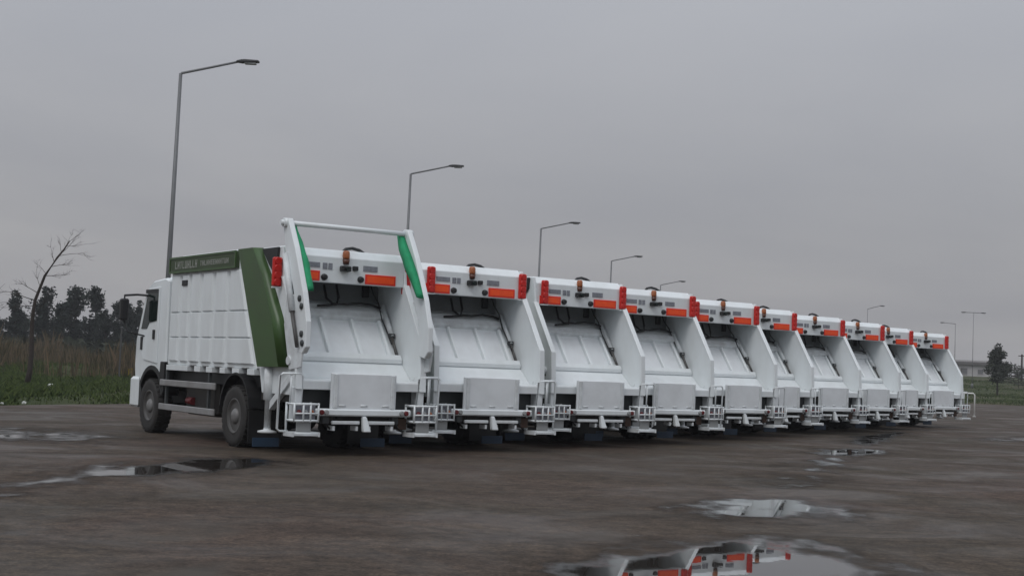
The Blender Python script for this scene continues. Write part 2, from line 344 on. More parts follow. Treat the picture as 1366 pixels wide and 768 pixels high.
for pk, poly in PUD.items():
    n = len(poly); P = []
    for i in range(n):                              # smooth closed outline
        p0, p1, p2, p3 = [Vector(poly[(i + k) % n]) for k in (-1, 0, 1, 2)]
        for t in (0, .25, .5, .75):
            P.append(0.5*((2*p1) + (p2-p0)*t + (2*p0-5*p1+4*p2-p3)*t*t + (3*p1-p0-3*p2+p3)*t**3))
    q0 = np.array([(p.x, p.y) for p in P]); q1 = np.roll(q0, -1, 0)
    st = .10 if pk in ('fore', 'mid', 'left') else .16
    xs = np.arange(q0[:,0].min() - .6, q0[:,0].max() + .6, st); ys = np.arange(q0[:,1].min() - .9, q0[:,1].max() + .9, st*1.4)
    X, Y = np.meshgrid(xs, ys); W = np.stack([X.ravel(), Y.ravel()], 1)
    e = q1 - q0; d2 = np.full(len(W), 1e9); ins = np.zeros(len(W), bool)
    for a, b, ee in zip(q0, q1, e):
        t = np.clip(((W - a) @ ee) / (ee @ ee + 1e-9), 0, 1); d2 = np.minimum(d2, np.hypot(*(W - a - t[:, None]*ee).T))
        c = ((a[1] > W[:,1]) != (b[1] > W[:,1])) & (W[:,0] < (b[0]-a[0])*(W[:,1]-a[1])/((b[1]-a[1]) or 1e-9) + a[0]); ins ^= c
    mxd = d2[ins].max(); film = np.where(ins, .36 + .56*np.minimum(1, d2/(.55*mxd)), .36*np.maximum(0, 1 - d2/.5)) * WET[pk]
    nx_, ny_ = len(xs), len(ys); fc = []
    for j in range(ny_ - 1):
        for i in range(nx_ - 1):
            f4 = (j*nx_+i, j*nx_+i+1, (j+1)*nx_+i+1, (j+1)*nx_+i)
            if max(film[k] for k in f4) > .02: fc.append(f4)
    used = sorted({k for f in fc for k in f}); mp_ = {k: i for i, k in enumerate(used)}
    me = bpy.data.meshes.new('puddle'); me.from_pydata([(W[k,0], W[k,1], .005) for k in used], [], [tuple(mp_[k] for k in f) for f in fc])
    at_ = me.attributes.new('film', 'FLOAT', 'POINT'); at_.data.foreach_set('value', [float(film[k]) for k in used])
    me.materials.append(WATER); me.update()
    o = bpy.data.objects.new('puddle', me); COL.objects.link(o); tag(o, kind='structure')

# ------------------------------------------------------------------ refuse truck (X right, Y forward, Z up, origin under the rear axle)
def wheel(x, y, root, side, inner=False):
    w = MB().lathe([(-.14,.30),(-.15,.40),(-.145,.47),(-.11,.50),(0,.505),(.11,.50),(.145,.47),(.15,.40),(.14,.30),(.0,.27),(-.14,.30)], (x, y, .505), n=30, cap=False)
    # tread grooves as raised blocks around the shoulder
    for k in range(30):
        a = 2*math.pi*k/30
        c, s_ = math.cos(a), math.sin(a)
        for sx in (-.085, .085):
            t = Vector((0, c, s_)); u = Vector((0, -s_, c)); ctr = Vector((x + sx, y, .505))
            a4 = [ctr + t*.497 + u*du + Vector((dx, 0, 0)) for dx, du in ((-.05,-.03),(.05,-.03),(.05,.03),(-.05,.03))]
            b4 = [p + t*.014 for p in a4]
            w.hexa(a4, b4)
    o = w.build('wheel', RUBBER, root)
    if not inner:
        sx = side
        MB().lathe([(sx*.10,.29),(sx*.135,.30),(sx*.14,.27),(sx*.06,.235),(sx*.03,.15),(sx*.03,.01)], (x, y, .505), n=24).build('rim', STEEL, o)
        hb = MB().lathe([(sx*.03,.13),(sx*.12,.125),(sx*.15,.09),(sx*.155,.01)], (x, y, .505), n=16)
        for k in range(8):
            a = 2*math.pi*k/8
            hb.lathe([(sx*.03,.016),(sx*.07,.016),(sx*.075,.006)], (x, y+.185*math.cos(a), .505+.185*math.sin(a)), n=6)
        hb.build('hub', HUBS, o)
    return o

def glyphs(mb, y0, y1, z0, z1, n, x, seed, sgn):
    rnd = random.Random(seed); w = (y1 - y0) / n
    for i in range(n):
        a = y0 + w * (i + .10); b = y0 + w * (i + .86); s = (b - a) * .30; h = (z1 - z0); t = h * .2
        x0, x1 = sorted((x, x + sgn * .004))
        kind = rnd.choice('EHUTLN')
        mb.box(x0, x1, b - s, b, z0, z1) if kind in 'EHULN' else mb.box(x0, x1, (a+b-s)/2, (a+b+s)/2, z0, z1)
        if kind in 'HUN': mb.box(x0, x1, a, a + s, z0, z1)
        if kind in 'EL' : mb.box(x0, x1, a, b - s, z0, z0 + t)
        if kind in 'ET': mb.box(x0, x1, a, b - s if kind == 'E' else b, z1 - t, z1)
        if kind in 'EH': mb.box(x0, x1, a + (s if kind == 'H' else 0), b - s, z0 + h*.4, z0 + h*.6)
        if kind == 'U': mb.box(x0, x1, a + s, b - s, z0, z0 + t)
        if kind == 'N': mb.box(x0, x1, a + s, b - s, z0 + h*.35, z0 + h*.65)

def make_truck():
    T = empty('refuse_truck', (0, 0, 0))
    # ---- chassis
    for sx in (-1, 1):
        MB().box(sx*.43-.05, sx*.43+.05, -1.6, 4.9, .78, 1.04).build('chassis_rail', DARKM, T, .01)
    MB().lathe([(-.95,.09),(-.3,.1),(-.22,.2),(.22,.2),(.3,.1),(.95,.09)], (0, 0, .505), n=14).build('axle', DARKM, T)
    MB().box(-.95, .95, 4.0, 4.14, .42, .56).build('axle', DARKM, T, .01)
    MB().box(-1.0, -.5, 1.25, 2.7, .42, 1.05).build('fuel_tank', DARKM, T, .06)
    MB().lathe([(-.5,.02),(-.48,.14),(.48,.14),(.5,.02)], (.78, 1.9, .8), 'y', 14).build('air_tank', DARKM, T)
    MB().box(.5, 1.0, 2.5, 3.2, .45, 1.0).build('battery_box', BLACK, T, .02)
    MB().lathe([(-.13,.07),(.13,.07)], (-1.02, 2.35, .66), 'y', 10).build('red_valve', REDD, T)
    MB().box(-.40, .40, -1.5, 4.0, .62, .80).build('driveline', DARKM, T, .03)
    # ---- wheels
    for sx in (-1, 1):
        wheel(sx*1.05, 4.07, T, sx)
        wheel(sx*1.05, 0, T, sx); wheel(sx*.72, 0, T, sx, True)
        # rear arch guard and flap
        arc = [(.62*math.cos(a), .60 + .62*math.sin(a)) for a in [R(q) for q in range(5, 176, 17)]]
        arc2 = [(.59*math.cos(a), .60 + .59*math.sin(a)) for a in [R(q) for q in range(175, 4, -17)]]
        MB().prism(arc + arc2, sx*.62, sx*1.2).build('wheel_guard', BLACK, T)
        MB().prism([(-.62,.10),(-.605,.10),(-.60,.62),(-.62,.62)], sx*.60, sx*1.19).build('mudflap', BLACK, T)
        MB().box(min(sx*.74,sx*1.20), max(sx*.74,sx*1.20), -.835, -.82, .055, .20).build('flap_panel', BLUEF, T, .004)
        # side guards
        xo = sx*1.16
        for z in (.46, .90):
            MB().box(min(xo,xo+sx*.04), max(xo,xo+sx*.04), .86, 3.52, z, z+.115).build('side_rail', ALU, T, .012)
        for y in (1.25, 3.30):
            MB().box(min(xo-sx*.05,xo-sx*.005), max(xo-sx*.05,xo-sx*.005), y-.035, y+.035, .46, 1.22).build('rail_post', DARKG, T)
    # ---- cab
    arch = [(4.07 + .66*math.cos(R(a)), .56 + .66*math.sin(R(a))) for a in range(178, 1, -16)]
    prof = [(3.44,1.02),(3.40,1.0)] + [p for p in arch if p[1] > .9] + [(5.02,.95),(5.08,1.25),(5.06,1.75),(4.98,1.92),(4.62,2.66),(4.46,2.78),(4.25,2.86),(3.6,2.90),(3.44,2.86)]
    prof = prof[1:]
    MB().prism(prof, -1.15, 1.15).build('cab', WHITE, T, .03)
    MB().prism([(4.45,2.795),(3.55,2.905),(3.50,3.0),(3.7,3.0)], -.95, .95).build('roof_deflector', WHITE, T, .02)
    # windscreen, bonnet strip
    MB().hexa([(-1.02,4.995,1.97),(1.02,4.995,1.97),(1.0,4.67,2.62),(-1.0,4.67,2.62)], [(-1.02,4.96,1.95),(1.02,4.96,1.95),(1.0,4.63,2.60),(-1.0,4.63,2.60)]).build('windscreen', GLASS, T)
    MB().box(-.95, .95, 5.06, 5.10, 1.25, 1.62).build('grille', BLACK, T, .01)
    MB().box(-1.2, 1.2, 4.76, 5.16, .44, 1.03).build('bumper', WHITE, T, .05)
    for sx in (-1, 1):
        MB().box(sx*.92-.2, sx*.92+.2, 5.14, 5.175, .62, .82).build('headlight', LENSG, T, .02)
        a, b = sorted((sx*1.146, sx*1.172))
        d = MB().prism([(3.82,1.30),(4.55,1.36),(4.84,1.62),(4.86,1.93),(4.52,2.70),(3.82,2.74)], a, b).build('door', WHITE, T, .008)
        a, b = sorted((sx*1.165, sx*1.182))
        MB().prism([(3.90,2.10),(4.30,2.06),(4.42,1.95),(4.72,1.95),(4.45,2.60),(4.38,2.67),(3.88,2.69)], a, b).build('side_window', GLASS, d)
        a, b = sorted((sx*1.168, sx*1.20)); MB().box(a, b, 3.97, 4.05, 1.75, 1.93).build('handle', BLACK, d, .006)
        MB().box(*sorted((sx*1.165, sx*1.186)), 3.9, 4.55, 2.63, 2.70).build('wind_deflector', BLACK, d, .004)
        MB().box(*sorted((sx*1.15, sx*1.19)), 4.62, 4.72, 1.55, 1.80).build('side_marker', BLACK, T, .006)
        # arch lip, dark lower rear corner, step
        ar = [(4.07 + .70*math.cos(R(q)), .56 + .70*math.sin(R(q))) for q in range(28, 153, 12)]
        ar2 = [(4.07 + .62*math.cos(R(q)), .56 + .62*math.sin(R(q))) for q in range(152, 27, -12)]
        MB().prism(ar + ar2, *sorted((sx*.85, sx*1.175))).build('arch_lip', BLACK, T)
        MB().prism([(3.40,.82),(3.40,1.34),(3.62,1.34),(3.66,1.0),(3.55,.72),(3.45,.72)], *sorted((sx*.85, sx*1.168))).build('cab_corner', BLACK, T, .01)
        MB().prism([(4.60,.70),(4.72,1.0),(5.0,1.02),(4.9,.45),(4.7,.45)], *sorted((sx*.9, sx*1.15))).build('step_well', BLACK, T)
        # mirror on its arm
        mr = MB().box(*sorted((sx*1.40, sx*1.56)), 4.82, 4.98, 2.10, 2.52).build('mirror', BLACK, T, .03)
        MB().tube([(sx*1.13,4.36,2.58),(sx*1.3,4.7,2.60),(sx*1.48,4.9,2.58),(sx*1.48,4.9,2.50)], .022, 6).build('mirror_arm', BLACK, mr)
        MB().tube([(sx*1.13,4.5,1.80),(sx*1.4,4.85,1.88),(sx*1.48,4.9,2.12)], .016, 6).build('mirror_strut', BLACK, mr)
    # ---- body box
    MB().prism([(3.33,1.29),(3.33,3.24),(.16,3.24),(-.70,1.29)], -1.13, 1.13).build('body', WHITE, T, .015)
    MB().prism([(3.28,3.245),(3.2,3.30),(.3,3.30),(.22,3.245)], -1.0, 1.0).build('roof_panel', WHITE, T, .01)
    cols = [3.28, 2.76, 2.30, 1.76, 1.18, .56, .06]
    rows = [1.36, 1.79, 2.24, 2.93]
    for sx in (-1, 1):
        for i in range(6):
            for j in range(3):
                y1, y0 = cols[i] - .045, cols[i+1] + .045; z0, z1 = rows[j] + (.004 if j else .0), rows[j+1] - .004
                if i == 5:
                    sl = lambda z: -.70 + (z - 1.29) * .86/1.95 + .05
                    ya0, ya1 = max(sl(z0), -9), max(sl(z1), -9)
                else: ya0 = ya1 = y0
                xi, xo = sx*1.125, sx*1.168
                ins = .045
                base = [(xi,ya0,z0),(xi,y1,z0),(xi,y1,z1),(xi,ya1,z1)]
                iz = .010
                top = [(xo,ya0+ins,z0+iz),(xo,y1-ins,z0+iz),(xo,y1-ins,z1-iz),(xo,ya1+ins,z1-iz)]
                MB().hexa(base, top).build('side_panel', WHITE, T, .006)
        # rub rails between
        # toothed skirt under the body
        ns = [2.26, 1.92, 1.66, 1.37, 1.10, .76, .54, .22, -.06, -.40]
        seg = [(3.30, ns[0])] + [(ns[k], ns[k+1]) for k in range(1, 9, 2)] + [(ns[9], -.68)]
        for a, b in seg:
            MB().box(*sorted((sx*1.02, sx*1.165)), b, a, 1.19, 1.288).build('skirt_tab', WHITE, T, .006)
        MB().box(*sorted((sx*.98, sx*1.0)), -.6, 3.3, 1.0, 1.285).build('skirt_back', BLACK, T)
        # sign board along the top edge
        xi, xo = sx*1.12, sx*1.20
        sb = MB().box(*sorted((xi, xo)), .20, 3.30, 2.96, 3.245).build('sign_board', OLIVED, T, .008)
        fr = MB(); x0, x1 = sorted((sx*1.195, sx*1.212))
        fr.box(x0, x1, .20, 3.30, 3.215, 3.25); fr.box(x0, x1, .20, 3.30, 2.955, 2.99); fr.box(x0, x1, .20, .24, 2.99, 3.215); fr.box(x0, x1, 3.26, 3.30, 2.99, 3.215)
        fr.build('board_frame', OLIVE, sb)
        lt = MB()
        glyphs(lt, 1.92, 3.02, 3.03, 3.165, 9, sx*1.201, 3, sx); glyphs(lt, .50, 1.80, 3.05, 3.14, 13, sx*1.201, 8, sx)
        lt.build('lettering', LETTER, sb)
        MB().box(*sorted((sx*1.17, sx*1.19)), 2.42, 2.66, 2.72, 2.82).build('vent', BLACK, T, .004)
    # ---- tailgate: side plates
    tp = [(.10,3.22),(-1.46,3.24),(-1.54,2.74),(-2.17,1.82),(-2.22,1.02),(-1.95,.92),(-.9,.92),(-.78,1.26)]
    for sx in (-1, 1):
        MB().prism(tp, *sorted((sx*1.06, sx*1.11))).build('side_plate', WHITE, T, .008)
        # flange along the sloping rear edge
        fl = [(-1.555,2.76),(-1.505,2.76),(-2.12,1.84),(-2.17,1.04),(-2.235,1.02),(-2.19,1.80)]
        MB().prism(fl, *sorted((sx*1.04, sx*1.145))).build('edge_flange', WHITE, T, .006)
        # olive side cover, with a chamfered rear face
        rr = [(-.66,3.255),(-1.09,2.81),(-1.64,2.10),(-2.03,1.345)]; fo = [(-.56,3.255),(-.96,2.81),(-1.40,2.13),(-1.75,1.345)]
        vs = [(sx*1.09,y,z) for y,z in rr] + [(sx*1.235,y,z) for y,z in fo] + [(sx*1.235,.04,3.255),(sx*1.235,-.95,1.335),(sx*1.09,.04,3.255),(sx*1.09,-.95,1.335)]
        fs = [(k,k+1,k+5,k+4) for k in range(3)] + [(8,4,5,6,7,9),(10,11,3,2,1,0),(8,10,0,4),(9,7,3,11),(8,9,11,10)]
        cv = MB().add(vs, fs); cv.sm[0:3] = [True]*3; cv.build('side_cover', OLIVE, T)
        MB().prism([(-.72,3.235),(-1.36,3.235),(-1.34,3.02),(-1.16,2.86),(-1.02,2.96)], *sorted((sx*1.112, sx*1.15))).build('hinge_bracket', BLACK, T, .01)
        # stabiliser leg
        xs = sx*1.13
        lg = MB().lathe([(.0,.055),(.45,.055),(.46,.085),(1.0,.085)], (xs, -1.22, .36), 'z', 12).build('stabiliser_leg', WHITE2, T)
        MB().lathe([(0,.15),(.03,.15),(.05,.06),(.09,.05)], (xs, -1.22, .30), 'z', 14).build('foot_plate', WHITE2, lg)
        # lower framing under the tailgate
        MB().hexa([(sx*1.05,-1.30,.80),(sx*1.05,-2.0,1.25),(sx*1.05,-2.0,1.12),(sx*1.05,-1.30,.66)], [(sx*1.15,-1.30,.80),(sx*1.15,-2.0,1.25),(sx*1.15,-2.0,1.12),(sx*1.15,-1.30,.66)]).build('diagonal_brace', WHITE2, T, .006)
        MB().box(*sorted((sx*1.02, sx*1.13)), -2.2, -1.98, .55, 1.05).build('corner_post', WHITE2, T, .008)
        MB().lathe([(-.05,.07),(.05,.07)], (sx*1.12, -1.95, 1.45), 'x', 12).build('pivot_boss', WHITE2, T)
    MB().box(-1.07, 1.07, -1.9, -.8, .80, .93).build('underside', DARKM, T, .01)
    # hood
    hood = [(-1.50,2.72),(-1.50,3.13),(-1.36,3.26),(.0,3.26),(.0,3.18),(-1.30,3.18),(-1.40,3.08),(-1.40,2.80),(-1.34,2.72)]
    MB().prism(hood, -1.058, 1.058).build('hood', WHITE, T, .008)
    MB().box(-1.055, 1.055, -.645, -.605, 2.40, 3.18).build('inner_bulkhead', SHADEG, T)  # grey paint, kept dark to hold the under-hood shade in its colour
    MB().box(-1.055, 1.055, -1.34, -.60, 2.80, 2.84).build('hood_liner', SHADEG, T)
    # packer plate with ribs
    def pl(y, dz=0): return (y, 2.40 + (y + .82) * (0.80/0.63) + dz)   # plane from (-.82,2.40) to (-1.45,1.60)
    MB().prism([(-.60,2.47),(-.84,2.40),(-.95,2.28),(-1.54,1.486),(-1.46,1.42),(-.60,2.35)], -1.045, 1.045).build('packer_plate', WHITE, T, .008)
    dn = lambda y, z, o: (y - .80*o, z + .596*o)            # offset square to the sloping plate
    def slab(x0, x1, a, b, o0, o1):
        q = [dn(*a, o1), dn(*b, o1)]; p = [dn(*a, o0), dn(*b, o0)]
        return MB().hexa([(x0,*q[0]),(x1,*q[0]),(x1,*q[1]),(x0,*q[1])], [(x0,*p[0]),(x1,*p[0]),(x1,*p[1]),(x0,*p[1])])
    for x in (-.82, -.24, .33, .84):
        slab(x-.028, x+.028, (-1.06,2.132), (-1.50,1.54), -.02, .075).build('plate_rib', WHITE, T, .008)
    for x0, x1 in ((-.77,-.29),(-.19,.28),(.38,.79)):
        slab(x0, x1, (-1.085,2.098), (-1.475,1.573), -.01, .012).build('plate_bay', PALE, T, .006)
    MB().prism([(-1.01,2.32),(-1.09,2.21),(-1.04,2.12),(-.95,2.24)], -1.04, 1.04).build('plate_top_bar', WHITE2, T, .006)
    MB().prism([(-1.545,1.61),(-1.60,1.53),(-1.595,1.46),(-1.49,1.46),(-1.49,1.54)], -1.04, 1.04).build('plate_edge', WHITE, T, .006)
    # hopper lip and rear wall
    MB().prism([(-1.44,1.55),(-1.54,1.48),(-1.82,1.245),(-1.88,1.20),(-2.19,1.175),(-2.205,1.15),(-2.20,1.02),(-2.14,1.02),(-2.13,1.11),(-1.82,1.13),(-1.46,1.40)], -1.058, 1.058).build('hopper_lip', WHITE, T, .008)
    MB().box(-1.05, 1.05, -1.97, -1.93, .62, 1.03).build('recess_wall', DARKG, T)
    MB().box(-.57, .57, -2.29, -2.235, .73, 1.285).build('rear_panel', PALE, T, .012)
    for x in (-.38, 0, .38):
        MB().lathe([(-.06,.016),(.06,.016)], (x, -2.288, .785), 'x', 8).build('panel_hinge', WHITE2, T)
    MB().box(-.84, .84, -2.325, -2.16, .625, .735).build('rear_beam', WHITE, T, .02)
    MB().box(-1.1, 1.1, -2.05, -1.98, .50, .62).build('cross_member', DARKM, T)
    for x in (-.30, .32):
        ub = MB().box(x-.24, x+.24, -2.30, -2.25, .495, .55).build('underrun_bar', WHITE2, T, .01)
        MB().box(x-.22, x-.18, -2.28, -2.1, .40, .47).build('bar_bracket', WHITE2, ub)
        MB().box(x+.18, x+.22, -2.28, -2.1, .40, .47).build('bar_bracket', WHITE2, ub)
    MB().hexa([(-.03,-2.34,.62),(.04,-2.34,.62),(.11,-2.38,.38),(-.02,-2.38,.38)], [(-.03,-2.26,.62),(.04,-2.26,.62),(.11,-2.28,.38),(-.02,-2.28,.38)]).build('tow_hook', WHITE, T, .015)
    for x in (-.62, .60):
        MB().tube([(x,-2.2,.62),(x+.04,-2.22,.46),(x+.14,-2.18,.40),(x+.24,-2.1,.47),(x+.26,-2.05,.6)], .018, 6).build('air_hose', BLACK, T)
        MB().box(x-.05, x+.06, -2.24, -2.12, .50, .62).build('valve_block', DARKG, T, .01)
    MB().box(.66, .82, -2.22, -2.08, .42, .60).build('rusty_bracket', RUST, T, .01)
    MB().lathe([(-.22,.075),(.22,.075)], (-.72, -1.5, .55), 'x', 12).build('air_tank', DARKM, T)
    for x in (-.74, -.66, .66, .74):
        MB().lathe([(-.02,.03),(-.012,.04),(.02,.042)], (x, -2.335, .68), 'y', 10).build('marker_light', REDD if abs(x) > .7 else LENSG, T)
    for x in (-.50, .50):
        MB().box(x-.03, x+.03, -2.315, -2.29, .74, 1.27).build('panel_edge', WHITE2, T, .006)
    # ---- lights and fittings on the hood face
    yf = -1.503
    for x0, x1 in ((-.98,-.48),(.34,.90)):
        st = MB().box(x0, x1, yf-.014, yf+.01, 2.735, 2.895).build('marker_board', REDR, T, .003)
        MB().box(x0+.03, x1-.03, yf-.019, yf-.010, 2.762, 2.868).build('reflective_face', ORANGE, st)
    for x in (-.40, .255):
        MB().lathe([(-.05,.02),(-.05,.045),(-.01,.055),(.02,.055)], (x, yf, 2.80), 'y', 12).build('rear_lamp', BLACK, T)
    for x0, x1, z0, z1 in ((-.76,-.48,2.95,3.03),(-.43,-.35,2.93,3.03),(-.33,-.26,2.93,3.03),(.30,.56,2.94,3.03)):
        MB().box(x0, x1, yf-.008, yf+.01, z0, z1).build('label_plate', LABELG, T, .002)
    cm = MB().box(-.13, .04, yf-.10, yf+.01, 2.91, 3.00).build('work_camera', BLACK, T, .015)
    MB().lathe([(-.04,.03),(0,.035)], (-.04, yf-.10, 2.955), 'y', 10).build('lens', GLASS, cm)
    MB().box(.10, .19, yf-.05, yf+.01, 2.935, 3.01).build('sensor_box', BLACK, T, .01)
    bc = MB().lathe([(0,.056),(.03,.06),(.11,.058),(.135,.04)], (-.02, -1.50, 3.115), 'z', 14).build('beacon', AMBER, T)
    MB().lathe([(-.08,.05),(.0,.062)], (-.02, -1.50, 3.11), 'z', 12).build('beacon_base', BROWN, bc)
    MB().tube([(.10,-1.15,3.26),(.16,-1.12,3.31),(.30,-1.08,3.335),(.42,-1.1,3.31),(.48,-1.15,3.26)], .028, 6).build('roof_hose', BLACK, T)
    # lamp columns
    for sx in (-1, 1):
        x = -.885 if sx < 0 else 1.05
        hs = MB().box(x-.08, x+.08, yf-.065, yf+.0, 2.73, 3.19).build('tail_lamp', RED, T, .02)
        for k in range(4):
            MB().lathe([(-.012,.050),(-.008,.060),(.02,.064)], (x, yf-.067, 2.795 + k*.112), 'y', 14).build('lens', RED, hs)
        MB().box(x-.075, x+.075, yf-.06, yf, 2.705, 2.728).build('lamp_tray', WHITE2, hs)
    # hydraulics
    for sx in (-1, 1):
        cy = MB().tube([(sx*.99,-.92,2.42),(sx*.99,-1.30,1.90)], .05, 10).build('cylinder', WHITE2, T)
        MB().tube([(sx*.99,-1.30,1.90),(sx*.985,-1.54,1.56)], .026, 8).build('piston_rod', STEEL, cy)
        MB().box(sx*.99-.055, sx*.99+.055, -1.33, -1.27, 1.88, 1.96).build('cylinder_clamp', DARKG, cy, .01)
    MB().tube([(-.05,-.80,2.72),(-.02,-.85,2.5),(.06,-.93,2.41),(.30,-.98,2.41),(.55,-.96,2.44),(.8,-.95,2.42),(.96,-.95,2.38)], .022, 6).build('hydraulic_hose', BLACK, T)
    MB().tube([(.18,-.80,2.74),(.2,-.86,2.52),(.12,-.95,2.40),(-.12,-1.0,2.37),(-.25,-1.0,2.36)], .022, 6).build('hydraulic_hose', BLACK, T)
    MB().tube([(.86,-.72,2.78),(.89,-.78,2.62),(.93,-.90,2.47),(.90,-1.08,2.22),(.935,-1.24,1.98),(.94,-1.40,1.78)], .011, 6).build('hydraulic_hose', BLACK, T)
    MB().box(.74, .86, -.70, -.60, 2.56, 2.79).build('valve_block', BLACK, T, .01)
    # ---- rear corner steps
    for sx in (-1, 1):
        fr = MB()
        x0, x1 = sorted((sx*.84, sx*1.24))
        for z in (.36, .55, .80):
            fr.tube([(x0,-2.42,z),(x1,-2.42,z)], .017, 6); fr.tube([(x0,-2.14,z),(x1,-2.14,z)], .017, 6)
            for x in (x0, x1): fr.tube([(x,-2.42,z),(x,-2.14,z)], .017, 6)
        for x in (x0, (x0+x1)/2-.05, (x0+x1)/2+.07, x1):
            fr.tube([(x,-2.42,.53),(x,-2.42,.82)], .016, 6)
        fr.tube([(x0,-2.14,.34),(x0,-2.14,.82)], .018, 6); fr.tube([(x1,-2.14,.34),(x1,-2.14,.82)], .018, 6)
        fr.tube([(x0,-2.42,.66),(x1,-2.42,.66)], .014, 6)
        cg = fr.build('step_cage', WHITE, T)
        tr = MB()
        for k in range(6):
            yy = -2.44 + k*.055; tr.box(x0-.02, x1+.02, yy, yy+.028, .325, .35)
        tr.box(x0-.03, x0+.0, -2.45, -2.12, .31, .38); tr.box(x1, x1+.03, -2.45, -2.12, .31, .38)
        tr.build('step_tread', WHITE2, cg)
        MB().box(x0+.03, x1-.03, -2.385, -2.36, .57, .785).build('lamp_housing', LABELG, cg, .008)
        for q in range(3):
            MB().lathe([(-.02,.02),(-.015,.034),(.02,.04)], (x0+.09+q*.105, -2.395, .68), 'y', 10).build('lamp', (REDD, LENSG, AMBER)[q], cg)
        lp = MB().box(x0+.06, x1-.10, -2.39, -2.36, .38, .53).build('corner_lamp', LENSG, cg, .01)
        MB().tube([(sx*1.02,-2.17,.80),(sx*1.02,-2.20,1.22),(sx*1.06,-2.21,1.255),(sx*1.36,-2.21,1.255),(sx*1.40,-2.20,1.22),(sx*1.40,-2.17,.42),(sx*1.36,-2.17,.38),(sx*1.22,-2.17,.38)], .018, 6).build('hand_rail', WHITE, cg)
        MB().tube([(sx*1.21,-2.19,.80),(sx*1.21,-2.20,1.25)], .016, 6).build('hand_rail', WHITE, cg)
    return T

def add_loading_arch(T):
    for sx in (-1, 1):
        ax = -.07 if sx > 0 else 0
        ar = [(-1.52,3.50),(-1.54,3.66),(-1.68,3.67),(-1.98,3.20),(-2.34,2.50),(-2.50,2.05),(-2.50,1.66),(-2.40,1.56),(-2.20,1.60),(-2.16,2.1),(-1.98,2.55),(-1.66,3.08)]
        am = MB().prism(ar, *sorted((sx*1.06+ax, sx*1.15+ax))).build('loading_arm', WHITE, T, .012)
        for y, z in ((-2.32,2.28),(-2.36,1.86),(-2.24,2.40),(-2.40,1.72)):
            MB().lathe([(0,.05),(sx*.02,.05),(sx*.03,.02)], (sx*1.15+ax, y, z), 'x', 10).build('pin', DARKG, am)
        # ram along the arm
        rm = MB().tube([(sx*1.185,-1.72,3.1),(sx*1.19,-2.06,2.2)], .05, 10).build('arm_ram', WHITE2, T)
        MB().tube([(sx*1.19,-2.06,2.2),(sx*1.19,-2.3,1.66)], .03, 8).build('ram_rod', STEEL, rm)
        MB().prism([(-1.75,2.5),(-2.1,2.45),(-2.42,1.7),(-2.35,1.35),(-1.95,1.3),(-1.7,2.0)], *sorted((sx*1.112, sx*1.148))).build('arm_bracket', WHITE2, T, .01)
        # green fabric strap hanging on the inner face
        a = []; n = 12
        st = MB(); vs = []; fs = []
        for i in range(n + 1):
            t = i / n
            yr = -1.60 - .72*t**1.25 - .10*math.sin(math.pi*t); zr = 3.57 - 1.05*t
            wd_ = .10 + .09*math.sin(math.pi*min(1, t*1.15)) if t < .87 else .09
            xo = sx*(1.055)+ax; xi = ax+sx*(.965 - .025*math.sin(math.pi*t) + .006*math.sin(t*19))
            vs += [(xo, yr, zr), (xi, yr-.005, zr), (xi, yr+wd_, zr+.02), (xo, yr+wd_, zr+.02)]
        for i in range(n):
            for k in range(4): fs.append((i*4+k, i*4+(k+1) % 4, (i+1)*4+(k+1) % 4, (i+1)*4+k))
        fs += [(0,1,2,3), (n*4+3,n*4+2,n*4+1,n*4)]
        st.add(vs, fs, True).build('green_strap', GREEN, T)
        MB().lathe([(-.07,.075),(.07,.075)], (sx*1.12+ax, -1.60, 3.60), 'x', 12).build('arch_boss', WHITE, T)
    MB().tube([(-1.24,-1.60,3.60),(1.09,-1.60,3.60)], .042, 12).build('arch_bar', WHITE, T)

proto = make_truck()
index_children()
HEAD = R(33.7)
TR = [(-4.51,23.54),(-2.53,26.07),(-.49,28.69),(1.25,31.2),(3.20,34.4),(4.70,37.3),(6.72,40.5),(8.58,43.3),(10.36,46.5),(12.62,50.1)]
DH = [0, -.3, .5, -.4, .8, .2, -.6, .7, .1, .5]
LBL = ['white and olive refuse truck at the left end with raised arch and green straps',
 'white refuse truck parked right beside the truck with the green straps',
 'white refuse truck, third from the left in the row of ten',
 'white refuse truck, fourth from the left in the row of ten',
 'white refuse truck, fifth from the left in the row of ten',
 'white refuse truck, sixth from the left, fifth from the far right end',
 'white refuse truck, seventh from the left, fourth from the far right end',
 'white refuse truck, eighth from the left, third from the far right end',
 'white refuse truck parked next to the last one at the right end',
 'farthest white refuse truck, last in the row beside the white pipe hoop']
trucks = []
for i, (x, y) in enumerate(TR):
    t = proto if i == 0 else copy_tree(proto)
    c, s = math.cos(HEAD), math.sin(HEAD)
    t.location = (x + 1.2*c, y + 1.2*s, 0.0); t.rotation_euler = (0, 0, HEAD + R(DH[i]))
    tag(t, LBL[i], 'refuse truck', 'refuse trucks parked in a row')
    trucks.append(t)
add_loading_arch(trucks[0])
# on the first truck the lamp columns sit outside the loading arms
for o in list(COL.objects):
    if o.parent == trucks[0] and o.name.startswith('tail_lamp'):
        o.location.x += -.31 if sum(v.co.x for v in o.data.vertices) < 0 else .085; o.location.y += .08; o.location.z -= .13

vr = random.Random(3)
for o in list(COL.objects):                          # hoses hang a little differently on every truck
    if o.parent in trucks[1:] and o.name.startswith(('hydraulic_hose', 'roof_hose')):
        o.rotation_euler = (0, 0, R(vr.uniform(-3, 3))); o.location.x += vr.uniform(-.05, .05); o.location.z += vr.uniform(-.02, .01)
